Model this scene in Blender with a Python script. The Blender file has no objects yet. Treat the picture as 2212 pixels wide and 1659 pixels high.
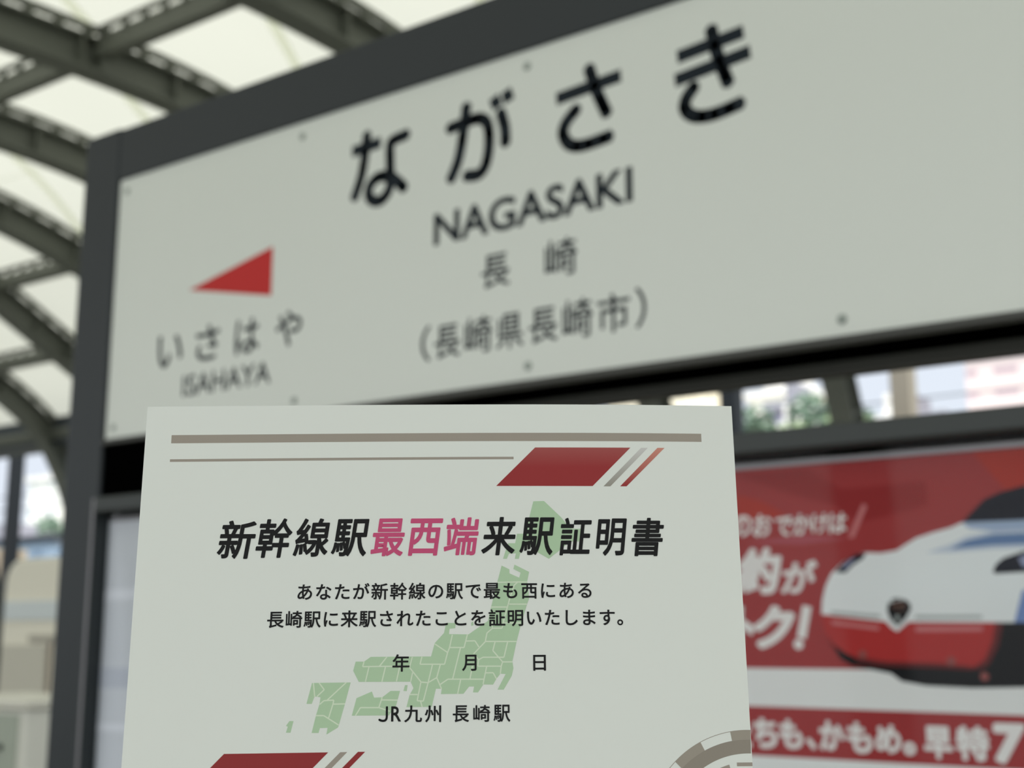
import bpy, bmesh, math, random
from mathutils import Vector, Matrix
from mathutils.geometry import tessellate_polygon
sc = bpy.context.scene
COL = sc.collection
random.seed(4)
H = 1.5                                   # eye height above the platform, metres

# ---------------------------------------------------------------- camera
R_, U_, F_ = [Vector(a) for a in [[0.808123,0.589014,-3.1e-05],[0.11319,-0.155245,0.98137],[-0.578035,0.793071,0.192127]]]   # right, up, forward of the phone
cam = bpy.data.cameras.new('camera')
cam_o = bpy.data.objects.new('camera', cam); COL.objects.link(cam_o)
cam_o.matrix_world = Matrix(((R_.x, U_.x, -F_.x, 0), (R_.y, U_.y, -F_.y, 0), (R_.z, U_.z, -F_.z, H), (0, 0, 0, 1)))
cam.sensor_fit = 'HORIZONTAL'
cam.lens = 6.86; cam.sensor_width = 6.86*2212/2800
cam.clip_start = 0.02; cam.clip_end = 2000
cam.dof.use_dof = True; cam.dof.focus_distance = 0.446; cam.dof.aperture_fstop = 1.78
sc.camera = cam_o
# ---------------------------------------------------------------- sky, sun, exposure
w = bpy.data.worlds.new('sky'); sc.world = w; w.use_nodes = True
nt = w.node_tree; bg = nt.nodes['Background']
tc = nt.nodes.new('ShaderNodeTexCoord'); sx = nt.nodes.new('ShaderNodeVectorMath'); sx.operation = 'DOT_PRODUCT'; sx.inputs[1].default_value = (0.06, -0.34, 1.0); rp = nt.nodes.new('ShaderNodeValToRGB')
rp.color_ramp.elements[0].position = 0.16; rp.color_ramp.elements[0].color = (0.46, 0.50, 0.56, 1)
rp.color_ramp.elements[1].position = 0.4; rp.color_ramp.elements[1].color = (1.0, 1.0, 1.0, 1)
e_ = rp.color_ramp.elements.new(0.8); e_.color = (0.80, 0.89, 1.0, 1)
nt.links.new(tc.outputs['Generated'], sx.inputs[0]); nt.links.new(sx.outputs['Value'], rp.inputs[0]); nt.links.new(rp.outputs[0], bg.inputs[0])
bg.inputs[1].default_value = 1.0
sun = bpy.data.lights.new('sun', 'SUN'); sun.energy = 3.2; sun.angle = 0.02; sun.color = (1, 0.96, 0.88)
sun_o = bpy.data.objects.new('sun', sun); COL.objects.link(sun_o)
sun_o.rotation_euler = Vector((0.45, -0.28, 0.85)).to_track_quat('Z', 'Y').to_euler(); sun_o.location = (20, -10, 40)
sc.view_settings.view_transform = 'Standard'; sc.view_settings.look = 'None'
sc.view_settings.exposure = 0.78; sc.view_settings.gamma = 1.0; sc.view_settings.use_curve_mapping = False
sc.cycles.use_denoising = True
sc.cycles.max_bounces = 8; sc.cycles.diffuse_bounces = 5; sc.cycles.transparent_max_bounces = 12

# ---------------------------------------------------------------- materials
def lin(c):
    return tuple((x/255/12.92 if x <= 10 else ((x/255+0.055)/1.055)**2.4) for x in c)
MATS = {}
def mat(name, rgb, rough=0.6, metal=0.0, spec=0.4, var=0.05, scale=6.0, bump=0.0, rgb2=None):
    """Principled with a faint procedural mottling of its own colour."""
    if name in MATS: return MATS[name]
    m = bpy.data.materials.new(name); m.use_nodes = True
    n = m.node_tree; b = n.nodes['Principled BSDF']
    base = Vector(lin(rgb)); other = Vector(lin(rgb2)) if rgb2 else base*(1-var)
    no = n.nodes.new('ShaderNodeTexNoise'); no.inputs['Scale'].default_value = scale; no.inputs['Detail'].default_value = 3
    co = n.nodes.new('ShaderNodeTexCoord'); mx = n.nodes.new('ShaderNodeMix'); mx.data_type = 'RGBA'
    n.links.new(co.outputs['Object'], no.inputs['Vector'])
    mx.inputs[6].default_value = (*base, 1); mx.inputs[7].default_value = (*other, 1)
    n.links.new(no.outputs['Fac'], mx.inputs[0]); n.links.new(mx.outputs[2], b.inputs['Base Color'])
    b.inputs['Roughness'].default_value = rough; b.inputs['Metallic'].default_value = metal
    b.inputs['Specular IOR Level'].default_value = spec
    if bump:
        bu = n.nodes.new('ShaderNodeBump'); bu.inputs['Strength'].default_value = bump; bu.inputs['Distance'].default_value = 0.01
        n.links.new(no.outputs['Fac'], bu.inputs['Height']); n.links.new(bu.outputs[0], b.inputs['Normal'])
    MATS[name] = m
    return m
def ink(name, rgb): return mat(name, rgb, 0.75, 0, 0.25, 0.03, 40)
def membrane_mat():
    m = bpy.data.materials.new('roof_membrane'); m.use_nodes = True; n = m.node_tree
    for x in list(n.nodes):
        if x.type != 'OUTPUT_MATERIAL': n.nodes.remove(x)
    out = [x for x in n.nodes if x.type == 'OUTPUT_MATERIAL'][0]
    t = n.nodes.new('ShaderNodeBsdfTranslucent'); t.inputs[0].default_value = (0.455, 0.458, 0.395, 1)
    d_ = n.nodes.new('ShaderNodeBsdfDiffuse'); d_.inputs[0].default_value = (0.8, 0.8, 0.76, 1)
    no = n.nodes.new('ShaderNodeTexNoise'); no.inputs['Scale'].default_value = 0.6
    co = n.nodes.new('ShaderNodeTexCoord'); n.links.new(co.outputs['Object'], no.inputs['Vector'])
    mr = n.nodes.new('ShaderNodeMapRange'); mr.inputs[3].default_value = 0.40; mr.inputs[4].default_value = 0.34
    n.links.new(no.outputs['Fac'], mr.inputs[0])
    mx = n.nodes.new('ShaderNodeMixShader'); n.links.new(mr.outputs[0], mx.inputs[0])
    n.links.new(t.outputs[0], mx.inputs[1]); n.links.new(d_.outputs[0], mx.inputs[2]); n.links.new(mx.outputs[0], out.inputs[0])
    return m
def glass_mat():
    m = bpy.data.materials.new('clear_pane'); m.use_nodes = True; n = m.node_tree
    for x in list(n.nodes):
        if x.type != 'OUTPUT_MATERIAL': n.nodes.remove(x)
    out = [x for x in n.nodes if x.type == 'OUTPUT_MATERIAL'][0]
    t = n.nodes.new('ShaderNodeBsdfTransparent'); t.inputs[0].default_value = (1, 1, 1, 1)
    g = n.nodes.new('ShaderNodeBsdfGlossy'); g.inputs['Roughness'].default_value = 0.04
    f = n.nodes.new('ShaderNodeFresnel'); f.inputs[0].default_value = 1.17
    mx = n.nodes.new('ShaderNodeMixShader'); n.links.new(f.outputs[0], mx.inputs[0])
    n.links.new(t.outputs[0], mx.inputs[1]); n.links.new(g.outputs[0], mx.inputs[2]); n.links.new(mx.outputs[0], out.inputs[0])
    return m
def facade_mat(name, wall, win, bw, bh, fw=0.12, fh=0.25):
    """Walls with rows of darker windows: a brick pattern used as a window grid."""
    m = bpy.data.materials.new(name); m.use_nodes = True; n = m.node_tree; b = n.nodes['Principled BSDF']
    co = n.nodes.new('ShaderNodeTexCoord'); s = n.nodes.new('ShaderNodeSeparateXYZ'); c = n.nodes.new('ShaderNodeCombineXYZ'); a = n.nodes.new('ShaderNodeMath')
    n.links.new(co.outputs['Object'], s.inputs[0]); n.links.new(s.outputs[0], a.inputs[0]); n.links.new(s.outputs[1], a.inputs[1])
    n.links.new(a.outputs[0], c.inputs[0]); n.links.new(s.outputs[2], c.inputs[1])
    br = n.nodes.new('ShaderNodeTexBrick'); br.offset = 0.0; br.inputs['Scale'].default_value = 1.0
    br.inputs['Color1'].default_value = (*lin(win), 1); br.inputs['Color2'].default_value = (*[x*0.8 for x in lin(win)], 1); br.inputs['Mortar'].default_value = (*lin(wall), 1)
    br.inputs['Brick Width'].default_value = bw; br.inputs['Row Height'].default_value = bh; br.inputs['Mortar Size'].default_value = bh*fh; br.inputs['Mortar Smooth'].default_value = 0
    n.links.new(c.outputs[0], br.inputs['Vector']); n.links.new(br.outputs['Color'], b.inputs['Base Color'])
    b.inputs['Roughness'].default_value = 0.8
    return m

SLATE = mat('slate_paint', (41, 46, 48), 0.45, 0, 0.4, 0.06, 8)
SLATE_D = mat('slate_paint_dark', (44, 50, 52), 0.5, 0, 0.35, 0.06, 8)
BLACK = mat('matt_black', (3, 3, 3), 0.9, 0, 0.0, 0.05, 20)
ALU = mat('brushed_aluminium', (150, 148, 150), 0.45, 0.5, 0.5, 0.05, 30)
ENAMEL = mat('white_enamel', (223, 227, 218), 0.32, 0, 0.4, 0.015, 3)
SIGN_INK = ink('sign_black', (24, 33, 40)); SIGN_RED = ink('sign_red', (198, 54, 52))
STEEL = mat('grey_steel_paint', (112, 115, 107), 0.6, 0, 0.3, 0.1, 3)
STEEL_D = mat('dark_steel_paint', (70, 76, 82), 0.6, 0, 0.3, 0.1, 3)
PAPER = mat('paper', (226, 229, 220), 0.85, 0, 0.2, 0.012, 25, 0.01)
P_GREY = ink('print_taupe', (160, 151, 138)); P_RED = ink('print_red', (146, 52, 52)); P_BLACK = ink('print_black', (26, 26, 26))
P_PINK = ink('print_pink', (200, 82, 120)); P_GREEN = ink('print_green', (178, 204, 168)); P_LINE = ink('print_pale_green', (214, 226, 200))

# ---------------------------------------------------------------- mesh helpers
class MB:
    def __init__(s): s.v = []; s.f = []; s.m = []
    def add(s, vs, fs, k=0):
        o = len(s.v); s.v += [tuple(v) for v in vs]; s.f += [tuple(i+o for i in f) for f in fs]; s.m += [k]*len(fs); return s
    def box(s, x0, x1, y0, y1, z0, z1, k=0):
        return s.add([(x0,y0,z0),(x1,y0,z0),(x1,y1,z0),(x0,y1,z0),(x0,y0,z1),(x1,y0,z1),(x1,y1,z1),(x0,y1,z1)],
                     [(0,3,2,1),(4,5,6,7),(0,1,5,4),(1,2,6,5),(2,3,7,6),(3,0,4,7)], k)
    def loft(s, rings, k=0, cap=True):
        n = len(rings[0]); vs = [p for r in rings for p in r]; fs = []
        for i in range(len(rings)-1):
            for j in range(n): fs.append((i*n+j, i*n+(j+1) % n, (i+1)*n+(j+1) % n, (i+1)*n+j))
        if cap: fs += [tuple(range(n))[::-1], tuple(range((len(rings)-1)*n, len(rings)*n))]
        return s.add(vs, fs, k)
    def tube(s, pts, r, n=8, k=0):
        rings = []
        for i, p in enumerate(pts):
            p = Vector(p); t = (Vector(pts[min(i+1, len(pts)-1)])-Vector(pts[max(i-1, 0)])).normalized()
            a = t.orthogonal().normalized() if abs(t.z) > 0.95 else t.cross(Vector((0,0,1))).normalized(); b = t.cross(a)
            rings.append([p+a*r*math.cos(2*math.pi*j/n)+b*r*math.sin(2*math.pi*j/n) for j in range(n)])
        return s.loft(rings, k)
    def build(s, name, mats, parent=None, bevel=0, smooth=False):
        me = bpy.data.meshes.new(name); me.from_pydata(s.v, [], s.f)
        for m in (mats if isinstance(mats, (list, tuple)) else [mats]): me.materials.append(m)
        me.polygons.foreach_set('material_index', s.m)
        bm = bmesh.new(); bm.from_mesh(me); bmesh.ops.recalc_face_normals(bm, faces=bm.faces[:])
        bm.to_mesh(me); bm.free()
        if smooth: me.polygons.foreach_set('use_smooth', [True]*len(me.polygons))
        me.update()
        o = bpy.data.objects.new(name, me); COL.objects.link(o)
        if parent: o.parent = parent; o.matrix_parent_inverse = Matrix.Translation(-world_of(parent))
        if bevel:
            b = o.modifiers.new('edge', 'BEVEL'); b.width = bevel; b.segments = 2; b.limit_method = 'ANGLE'
        return o
def world_of(o):
    v = Vector((0, 0, 0))
    while o: v += o.location + (o.matrix_parent_inverse.translation if o.parent else Vector((0, 0, 0))); o = o.parent
    return v
def tag(o, label, cat, group=None):
    o['label'] = label; o['category'] = cat
    if group: o['group'] = group
    return o
def thing(name, label, cat, loc, group=None):
    o = bpy.data.objects.new(name, None); o.empty_display_size = 0.1; COL.objects.link(o); o.location = loc
    return tag(o, label, cat, group)
def struct(o, label=None):
    o['kind'] = 'structure'
    if label: o['label'] = label
    return o

# ---------------------------------------------------------------- flat print helpers
def glyphs(text, fat=0.0):
    """Outline of a line of type as flat triangles in em units; 'fat' thickens every stroke with round joins."""
    cu = bpy.data.curves.new('type', 'FONT'); cu.body = text; cu.size = 1.0; cu.resolution_u = 4
    ob = bpy.data.objects.new('type', cu); COL.objects.link(ob)
    bpy.context.view_layer.update()
    ev = ob.evaluated_get(bpy.context.evaluated_depsgraph_get()); me = ev.to_mesh()
    vs = [(v.co.x, v.co.y) for v in me.vertices]; fs = [tuple(p.vertices) for p in me.polygons]
    ev.to_mesh_clear(); bpy.data.objects.remove(ob); bpy.data.curves.remove(cu)
    if fat > 0:
        key = {}; idx = []
        for v in vs: idx.append(key.setdefault((round(v[0], 5), round(v[1], 5)), len(key)))
        pts = list(key)
        cnt = {}
        for f in fs:
            g = [idx[i] for i in f]
            for a, b in zip(g, g[1:]+g[:1]): cnt[(min(a, b), max(a, b))] = cnt.get((min(a, b), max(a, b)), 0)+1
        used = set()
        for (a, b), c in cnt.items():
            if c != 1 or a == b: continue
            p, q = pts[a], pts[b]; dx, dy = q[0]-p[0], q[1]-p[1]; l = math.hypot(dx, dy)
            if l < 1e-6: continue
            nx, ny = -dy/l*fat, dx/l*fat; o = len(vs)
            vs += [(p[0]+nx, p[1]+ny), (q[0]+nx, q[1]+ny), (q[0]-nx, q[1]-ny), (p[0]-nx, p[1]-ny)]; fs.append((o, o+1, o+2, o+3)); used |= {a, b}
        for a in used:
            o = len(vs); vs += [(pts[a][0]+fat*math.cos(k*math.pi/4), pts[a][1]+fat*math.sin(k*math.pi/4)) for k in range(8)]; fs.append(tuple(range(o, o+8)))
    return vs, fs
def fit(text, box, fat=0.0, shear=0.0, flip=False):
    """Type scaled to fill a box (x0, x1, y0, y1)."""
    vs, fs = glyphs(text, fat)
    vs = [(x+shear*y, y) for x, y in vs]
    xs = [v[0] for v in vs]; ys = [v[1] for v in vs]; x0, x1, y0, y1 = box
    if flip: y0, y1 = y1, y0
    a = (x1-x0)/(max(xs)-min(xs)); b = (y1-y0)/(max(ys)-min(ys))
    return [(x0+(x-min(xs))*a, y0+(y-min(ys))*b) for x, y in vs], fs
def poly(P):
    P = [tuple(p) for p in P]
    return P, [tuple(t) for t in tessellate_polygon([[Vector((x, y, 0)) for x, y in P]])]
def stroke(P, wdt):
    vs, fs = [], []
    for p, q in zip(P, P[1:]):
        dx, dy = q[0]-p[0], q[1]-p[1]; l = math.hypot(dx, dy) or 1; nx, ny = -dy/l*wdt/2, dx/l*wdt/2; o = len(vs)
        vs += [(p[0]+nx, p[1]+ny), (q[0]+nx, q[1]+ny), (q[0]-nx, q[1]-ny), (p[0]-nx, p[1]-ny)]; fs.append((o, o+1, o+2, o+3))
    return vs, fs
def brush(P, wdt):
    """A pen stroke: a smoothed line of even width with square ends."""
    if len(P) > 2: P = [(v.x, v.y) for v in smooth([Vector((x, y, 0)) for x, y in P], 6)]
    vs, fs = stroke(P, wdt)
    for x, y in P[1:-1]:
        o = len(vs); vs += [(x+wdt/2*math.cos(k*math.pi/5), y+wdt/2*math.sin(k*math.pi/5)) for k in range(10)]; fs.append(tuple(range(o, o+10)))
    return vs, fs
def disc(x, y, r, n=20, r2=None):
    return [(x+r*math.cos(2*math.pi*k/n), y+(r2 or r)*math.sin(2*math.pi*k/n)) for k in range(n)], [tuple(range(n))]
def flat(name, geos, place, m, parent, lift, step=None):
    """Flat print: 2D shapes laid on a surface by 'place(x, y, lift)'; a hair of height keeps layers apart."""
    bm = bmesh.new()
    for vs, fs in geos:
        bv = [bm.verts.new((x, y, 0)) for x, y in vs]
        for f in fs:
            try: bm.faces.new([bv[i] for i in f])
            except ValueError: pass
    if step:
        xs = [v.co.x for v in bm.verts]; k = math.ceil(min(xs)/step)
        while k*step < max(xs):
            bmesh.ops.bisect_plane(bm, geom=bm.verts[:]+bm.edges[:]+bm.faces[:], plane_co=(k*step, 0, 0), plane_no=(1, 0, 0)); k += 1
    mb = MB(); rnd = random.Random(7)
    for f in bm.faces:
        e = lift*(1+0.4*rnd.random()) if len(geos) and len(f.verts) < 9 else lift*1.2
        mb.add([place(v.co.x, v.co.y, e) for v in f.verts], [tuple(range(len(f.verts)))])
    bm.free()
    me = bpy.data.meshes.new(name); me.from_pydata(mb.v, [], mb.f); me.materials.append(m); me.update()
    o = bpy.data.objects.new(name, me); COL.objects.link(o); o.parent = parent; o.matrix_parent_inverse = Matrix.Translation(-world_of(parent))
    return o

# ================================================================ THE STATION
U = 2.5                                        # spacing of the roof ribs
# underside of an arched rib: (distance across the platform, height above eye level), in rib spacings
FAR = [(2.0,2.21),(2.6,2.225),(3.0,2.243),(3.4,2.243),(3.7,2.222),(3.9,2.19),(4.12,2.14),(4.4,2.06),(4.58,1.975),(4.75,1.885),(5.09,1.705),(5.24,1.62),(5.40,1.52),(5.54,1.40),(5.65,1.24),(5.77,1.02),(5.90,0.62),(5.98,0.2),(6.02,-0.2),(6.03,-H/U)]
NEAR = [(4.0-y, z) for y, z in FAR[::-1] if y > 2.3]
PROF = NEAR+[(2.0, 2.21)]+FAR[1:] if FAR[0][0] == 2.0 else NEAR+FAR
PROF = [Vector((0, y*U, z*U+H)) for y, z in PROF]
def smooth(P, n=3):
    out = []
    for i in range(len(P)-1):
        p0, p1, p2, p3 = P[max(i-1, 0)], P[i], P[i+1], P[min(i+2, len(P)-1)]
        for k in range(n):
            t = k/n
            out.append(0.5*((2*p1)+(p2-p0)*t+(2*p0-5*p1+4*p2-p3)*t*t+(3*p1-p0-3*p2+p3)*t*t*t))
    return out+[P[-1]]
PROF = smooth(PROF)
def normals(P):
    N = []
    for i in range(len(P)):
        t = (P[min(i+1, len(P)-1)]-P[max(i-1, 0)]).normalized(); N.append(Vector((0, -t.z, t.y)))
    return N
NRM = normals(PROF)
ARC = [0]
for a, b in zip(PROF, PROF[1:]): ARC.append(ARC[-1]+(b-a).length)
def at_arc(s):
    for i in range(len(ARC)-1):
        if ARC[i+1] >= s:
            t = (s-ARC[i])/(ARC[i+1]-ARC[i]); return PROF[i].lerp(PROF[i+1], t), NRM[i].lerp(NRM[i+1], t).normalized()
    return PROF[-1], NRM[-1]
def arc_of_y(y, far=True):
    best = min((abs(PROF[i].y-y), i) for i in range(len(PROF)) if PROF[i].z > 4); return ARC[best[1]]
EAVE0, EAVE1 = arc_of_y(-1.5*U), arc_of_y(5.5*U)
def sweep(mb, lo, hi, x0, x1, s0, s1, k=0, skip=1):
    """A bar that follows the arch between heights lo and hi off its underside, from arc length s0 to s1."""
    rings = []
    n = max(2, int((s1-s0)/0.22))
    for i in range(n+1):
        p, nn = at_arc(s0+(s1-s0)*i/n)
        a, b = p+nn*lo, p+nn*hi
        rings.append([(x0, a.y, a.z), (x1, a.y, a.z), (x1, b.y, b.z), (x0, b.y, b.z)])
    return mb.loft(rings, k)
DEP, MEM = 0.145*U, 0.195*U                    # depth of a rib, height of the membrane over its underside
PURL = [0.92*U, 2.985*U, 4.40*U, 5.02*U, 5.52*U, -0.4*U, -1.02*U]
def rib(x):
    mb = MB(); end = ARC[-1]
    sweep(mb, 0, 0.025, x-0.145, x+0.145, 0, end)                 # lower flange
    sweep(mb, 0.025, DEP-0.02, x-0.012, x+0.012, 0, end)         # web
    sweep(mb, DEP-0.02, DEP, x-0.145, x+0.145, 0, end)            # upper flange
    s = 0.4
    while s < end-0.3:                                            # web stiffeners
        for sg in (-1, 1): sweep(mb, 0.025, DEP-0.02, min(x+sg*0.012, x+sg*0.135), max(x+sg*0.012, x+sg*0.135), s, s+0.02)
        s += 0.47*U
    for y in PURL:                                                # node plates under the purlins
        s = arc_of_y(y)
        for sg in (-1, 1): sweep(mb, 0.025, DEP+0.02, x+min(sg*0.012, sg*0.16), x+max(sg*0.012, sg*0.16), s-0.03, s+0.03)
    s = EAVE0
    while s < EAVE1:                                              # stubs that carry the membrane clamp
        for sg in (-1, 1): sweep(mb, DEP, MEM-0.03, x+sg*0.11-0.03, x+sg*0.11+0.03, s, s+0.09)
        s += 0.135*U
    for sg in (-1, 1): sweep(mb, MEM-0.06, MEM-0.005, x+sg*0.115-0.04, x+sg*0.115+0.04, EAVE0, EAVE1)
    return struct(mb.build('roof_beam', STEEL), 'grey arched steel roof rib')
XR = [(-k-0.29)*U for k in range(-3, 9)]
for x in XR+[-9.6*U]: rib(x)
X0, X1 = -13.2*U, 3.2*U
for y in PURL:
    mb = MB(); s = arc_of_y(y); p, nn = at_arc(s); t = Vector((0, nn.z, -nn.y))
    def bar(lo, hi, hw, xa, xb):
        q = [p+nn*lo-t*hw, p+nn*lo+t*hw, p+nn*hi+t*hw, p+nn*hi-t*hw]
        mb.loft([[(xa, a.y, a.z) for a in q], [(xb, a.y, a.z) for a in q]])
    bar(0.175, 0.36, 0.07, X0, X1)
    for sg in (-1, 1):
        q = t*sg*0.075
        pp = p; p = pp+q; bar(MEM-0.035, MEM-0.005, 0.03, X0, X1)
        x = X0
        while x < X1:
            bar(0.36, MEM-0.03, 0.02, x, x+0.07); x += 0.30
        p = pp
    struct(mb.build('roof_purlin_beam', STEEL), 'grey roof purlin running along the platform')
# translucent membrane
mb = MB(); rows = []
n = int((EAVE1-EAVE0)/0.25)
xs = [X0+(X1-X0)*i/60 for i in range(61)]
for i in range(n+1):
    p, nn = at_arc(EAVE0+(EAVE1-EAVE0)*i/n); q = p+nn*MEM
    rows.append([(x, q.y, q.z) for x in xs])
vs = [p for r in rows for p in r]; k = len(xs)
mb.add(vs, [(i*k+j, i*k+j+1, (i+1)*k+j+1, (i+1)*k+j) for i in range(n) for j in range(k-1)])
struct(mb.build('ceiling', membrane_mat(), smooth=True), 'white translucent membrane roof')
# seams welded into the membrane: faint straps across each bay
STRAPS = ((2.985, 4.40, 0.86, 0.0), (1.6, 2.985, 0.90, 0.0), (3.73, 3.80, 0.0, 1.0), (4.40, 5.02, 0.9, 0.0))
mb = MB()
for x in XR:
    for (ya, yb, fa, fb) in STRAPS:
        sa, sb = arc_of_y(ya*U), arc_of_y(yb*U); R = []
        for i in range(9):
            p, nn = at_arc(sa+(sb-sa)*i/8); q = p+nn*(MEM-0.012); xx = x+U*(fa+(fb-fa)*i/8)
            R.append([(xx-0.06, q.y, q.z), (xx+0.06, q.y, q.z), (xx+0.06, q.y, q.z+0.006), (xx-0.06, q.y, q.z+0.006)])
        mb.loft(R)
SEAM = bpy.data.materials.new('membrane_strap'); SEAM.use_nodes = True
nb = SEAM.node_tree; ob_ = nb.nodes['Material Output']; tl = nb.nodes.new('ShaderNodeBsdfTranslucent'); tl.inputs[0].default_value = (0.90, 0.91, 0.85, 1); nb.links.new(tl.outputs[0], ob_.inputs[0])
struct(mb.build('ceiling_trim', SEAM), 'faint welded straps across the membrane roof')
# eave beams, columns, rails along the far edge
mb = MB(); mb.box(X0, X1, 5.62*U, 5.9*U, 1.40*U+H, 1.60*U+H); struct(mb.build('eave_beam', STEEL_D), 'dark eave beam on the far side')
mb = MB(); mb.box(X0, X1, -1.9*U, -1.62*U, 1.40*U+H, 1.60*U+H); struct(mb.build('eave_beam', STEEL_D), 'dark eave beam on the near side')
COLUMN = mat('black_column_paint', (34, 38, 42), 0.6, 0, 0.2, 0.06, 4); BEIGE = mat('beige_cladding', (150, 143, 130), 0.8, 0, 0.2, 0.08, 4)
for i, x in enumerate([(-k-0.29)*U for k in range(-3, 13)]):
    mb = MB(); beige = abs(x+2.29*U) < 0.1
    hw = 0.135 if beige else 0.13
    mb.box(x-hw, x+hw, 6.65*U-hw, 6.65*U+hw, 0, 1.66*U+H); mb.box(x-hw-0.06, x+hw+0.06, 6.65*U-hw-0.06, 6.65*U+hw+0.06, 0, 0.06)
    struct(mb.build('column', BEIGE if beige else COLUMN, bevel=0.01), 'beige clad column at the platform edge' if beige else 'dark column at the platform edge')
FLOOR = mat('platform_paving', (128, 126, 119), 0.85, 0, 0.2, 0.12, 1.5)
mb = MB(); mb.box(X0, 12, -2.4*U, 6.9*U, -0.35, 0); struct(mb.build('floor', FLOOR), 'grey platform floor')
GROUND = mat('city_ground', (150, 156, 146), 0.95, 0, 0.1, 0.3, 0.05)
mb = MB(); mb.box(-420, 160, -60, 420, -9.2, -8.6); struct(mb.build('ground', GROUND), 'ground of the town beyond the platforms')
# railing at the far edge
t = thing('platform_railing', 'dark two-bar railing at the far platform edge behind the columns', 'railing', (-20, 6.75*U, 0))
RAILM = mat('rail_paint', (58, 66, 78), 0.5, 0, 0.3, 0.05, 6)
mb = MB(); mb.box(X0, -6, 6.78*U, 6.78*U+0.08, H+2.06, H+2.2); mb.build('upper_rail', RAILM, t)
mb = MB(); mb.box(X0, -6, 6.78*U, 6.78*U+0.08, 1.0, 1.1); mb.build('lower_rail', RAILM, t)
for i in range(9):
    mb = MB(); x = X0+0.3+i*3.3; mb.box(x, x+0.08, 6.78*U-0.01, 6.78*U+0.09, 0, H+2.2); mb.build('rail_post', RAILM, t)

# ================================================================ THE STATION SIGN
SX0, SX1, SZ0, SZ1, SY = -2.3125, -0.0995, 0.4145+H, 0.995+H, 1.70
sign = thing('station_sign', 'long white station nameboard in a slate grey frame on posts, reading Nagasaki', 'sign', (-1.206, 1.75, 0))
for x0, x1 in ((-2.437, SX0-0.003), (SX1+0.003, 0.025)):
    mb = MB(); mb.box(x0, x1, 1.693, 1.80, 0, 1.118+H); p_ = mb.build('post', SLATE, sign, bevel=0.004)
mb = MB(); mb.box(SX0-0.003, SX1+0.003, 1.6945, 1.80, SZ1, 1.1145+H); mb.build('top_rail', SLATE, sign, bevel=0.003)
mb = MB(); mb.box(SX0-0.003, SX1+0.003, 1.692, 1.714, SZ0-0.012, SZ0-0.0005)
mb.build('lower_lip', mat('lip_paint', (74, 74, 70), 0.5, 0, 0.3, 0.05, 8), sign, bevel=0.002)
mb = MB(); mb.box(SX0-0.003, SX1+0.003, 1.714, 1.805, SZ0-0.012, SZ0+0.03); mb.build('shaded_underside_tray', BLACK, sign)  # shade under the sign box is put in as black colour
mb = MB(); mb.box(SX0-0.003, SX1+0.003, 1.805, 1.835, 0.383+H, SZ1); mb.build('back_plate', mat('back_paint', (80, 80, 74), 0.6, 0, 0.3, 0.06, 8), sign)
mb = MB(); mb.box(SX0, SX1, SY, SY+0.014, SZ0, SZ1); panel = mb.build('panel', ENAMEL, sign)
mb = MB(); mb.box(SX0-0.003, -1.55, 1.702, 1.713, 0.2865+H, SZ0-0.013); mb.build('infill_plate', BLACK, sign)
def on_sign(x, z, e): return (x, SY-e, z+H)
S = {"な":[-1.6143,-1.4757,0.7878,0.9332],"が":[-1.3828,-1.237,0.7887,0.9386],"さ":[-1.1469,-1.0188,0.7913,0.9314],"き":[-0.9213,-0.7895,0.7874,0.9347],"NAGASAKI":[-1.4107,-1.0014,0.6795,0.7399],"長1":[-1.3044,-1.2434,0.5827,0.6416],"崎1":[-1.1719,-1.1084,0.5805,0.6444],"（":[-1.4371,-1.4152,0.4726,0.5373],"長":[-1.4063,-1.3488,0.4737,0.5326],"崎":[-1.3399,-1.2806,0.4737,0.5375],"県":[-1.2716,-1.2157,0.4727,0.533],"長2":[-1.2044,-1.1471,0.4735,0.5323],"崎2":[-1.1377,-1.0802,0.4721,0.5372],"市":[-1.071,-1.0106,0.472,0.5356],"）":[-1.0006,-0.9812,0.4719,0.5379],"い":[-2.1537,-2.076,0.548,0.6175],"さ2":[-2.0346,-1.9644,0.548,0.6211],"は":[-1.9183,-1.8495,0.5469,0.6173],"や":[-1.8035,-1.733,0.5466,0.6168],"ISAHAYA":[-2.0694,-1.8139,0.4803,0.5245]}
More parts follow.
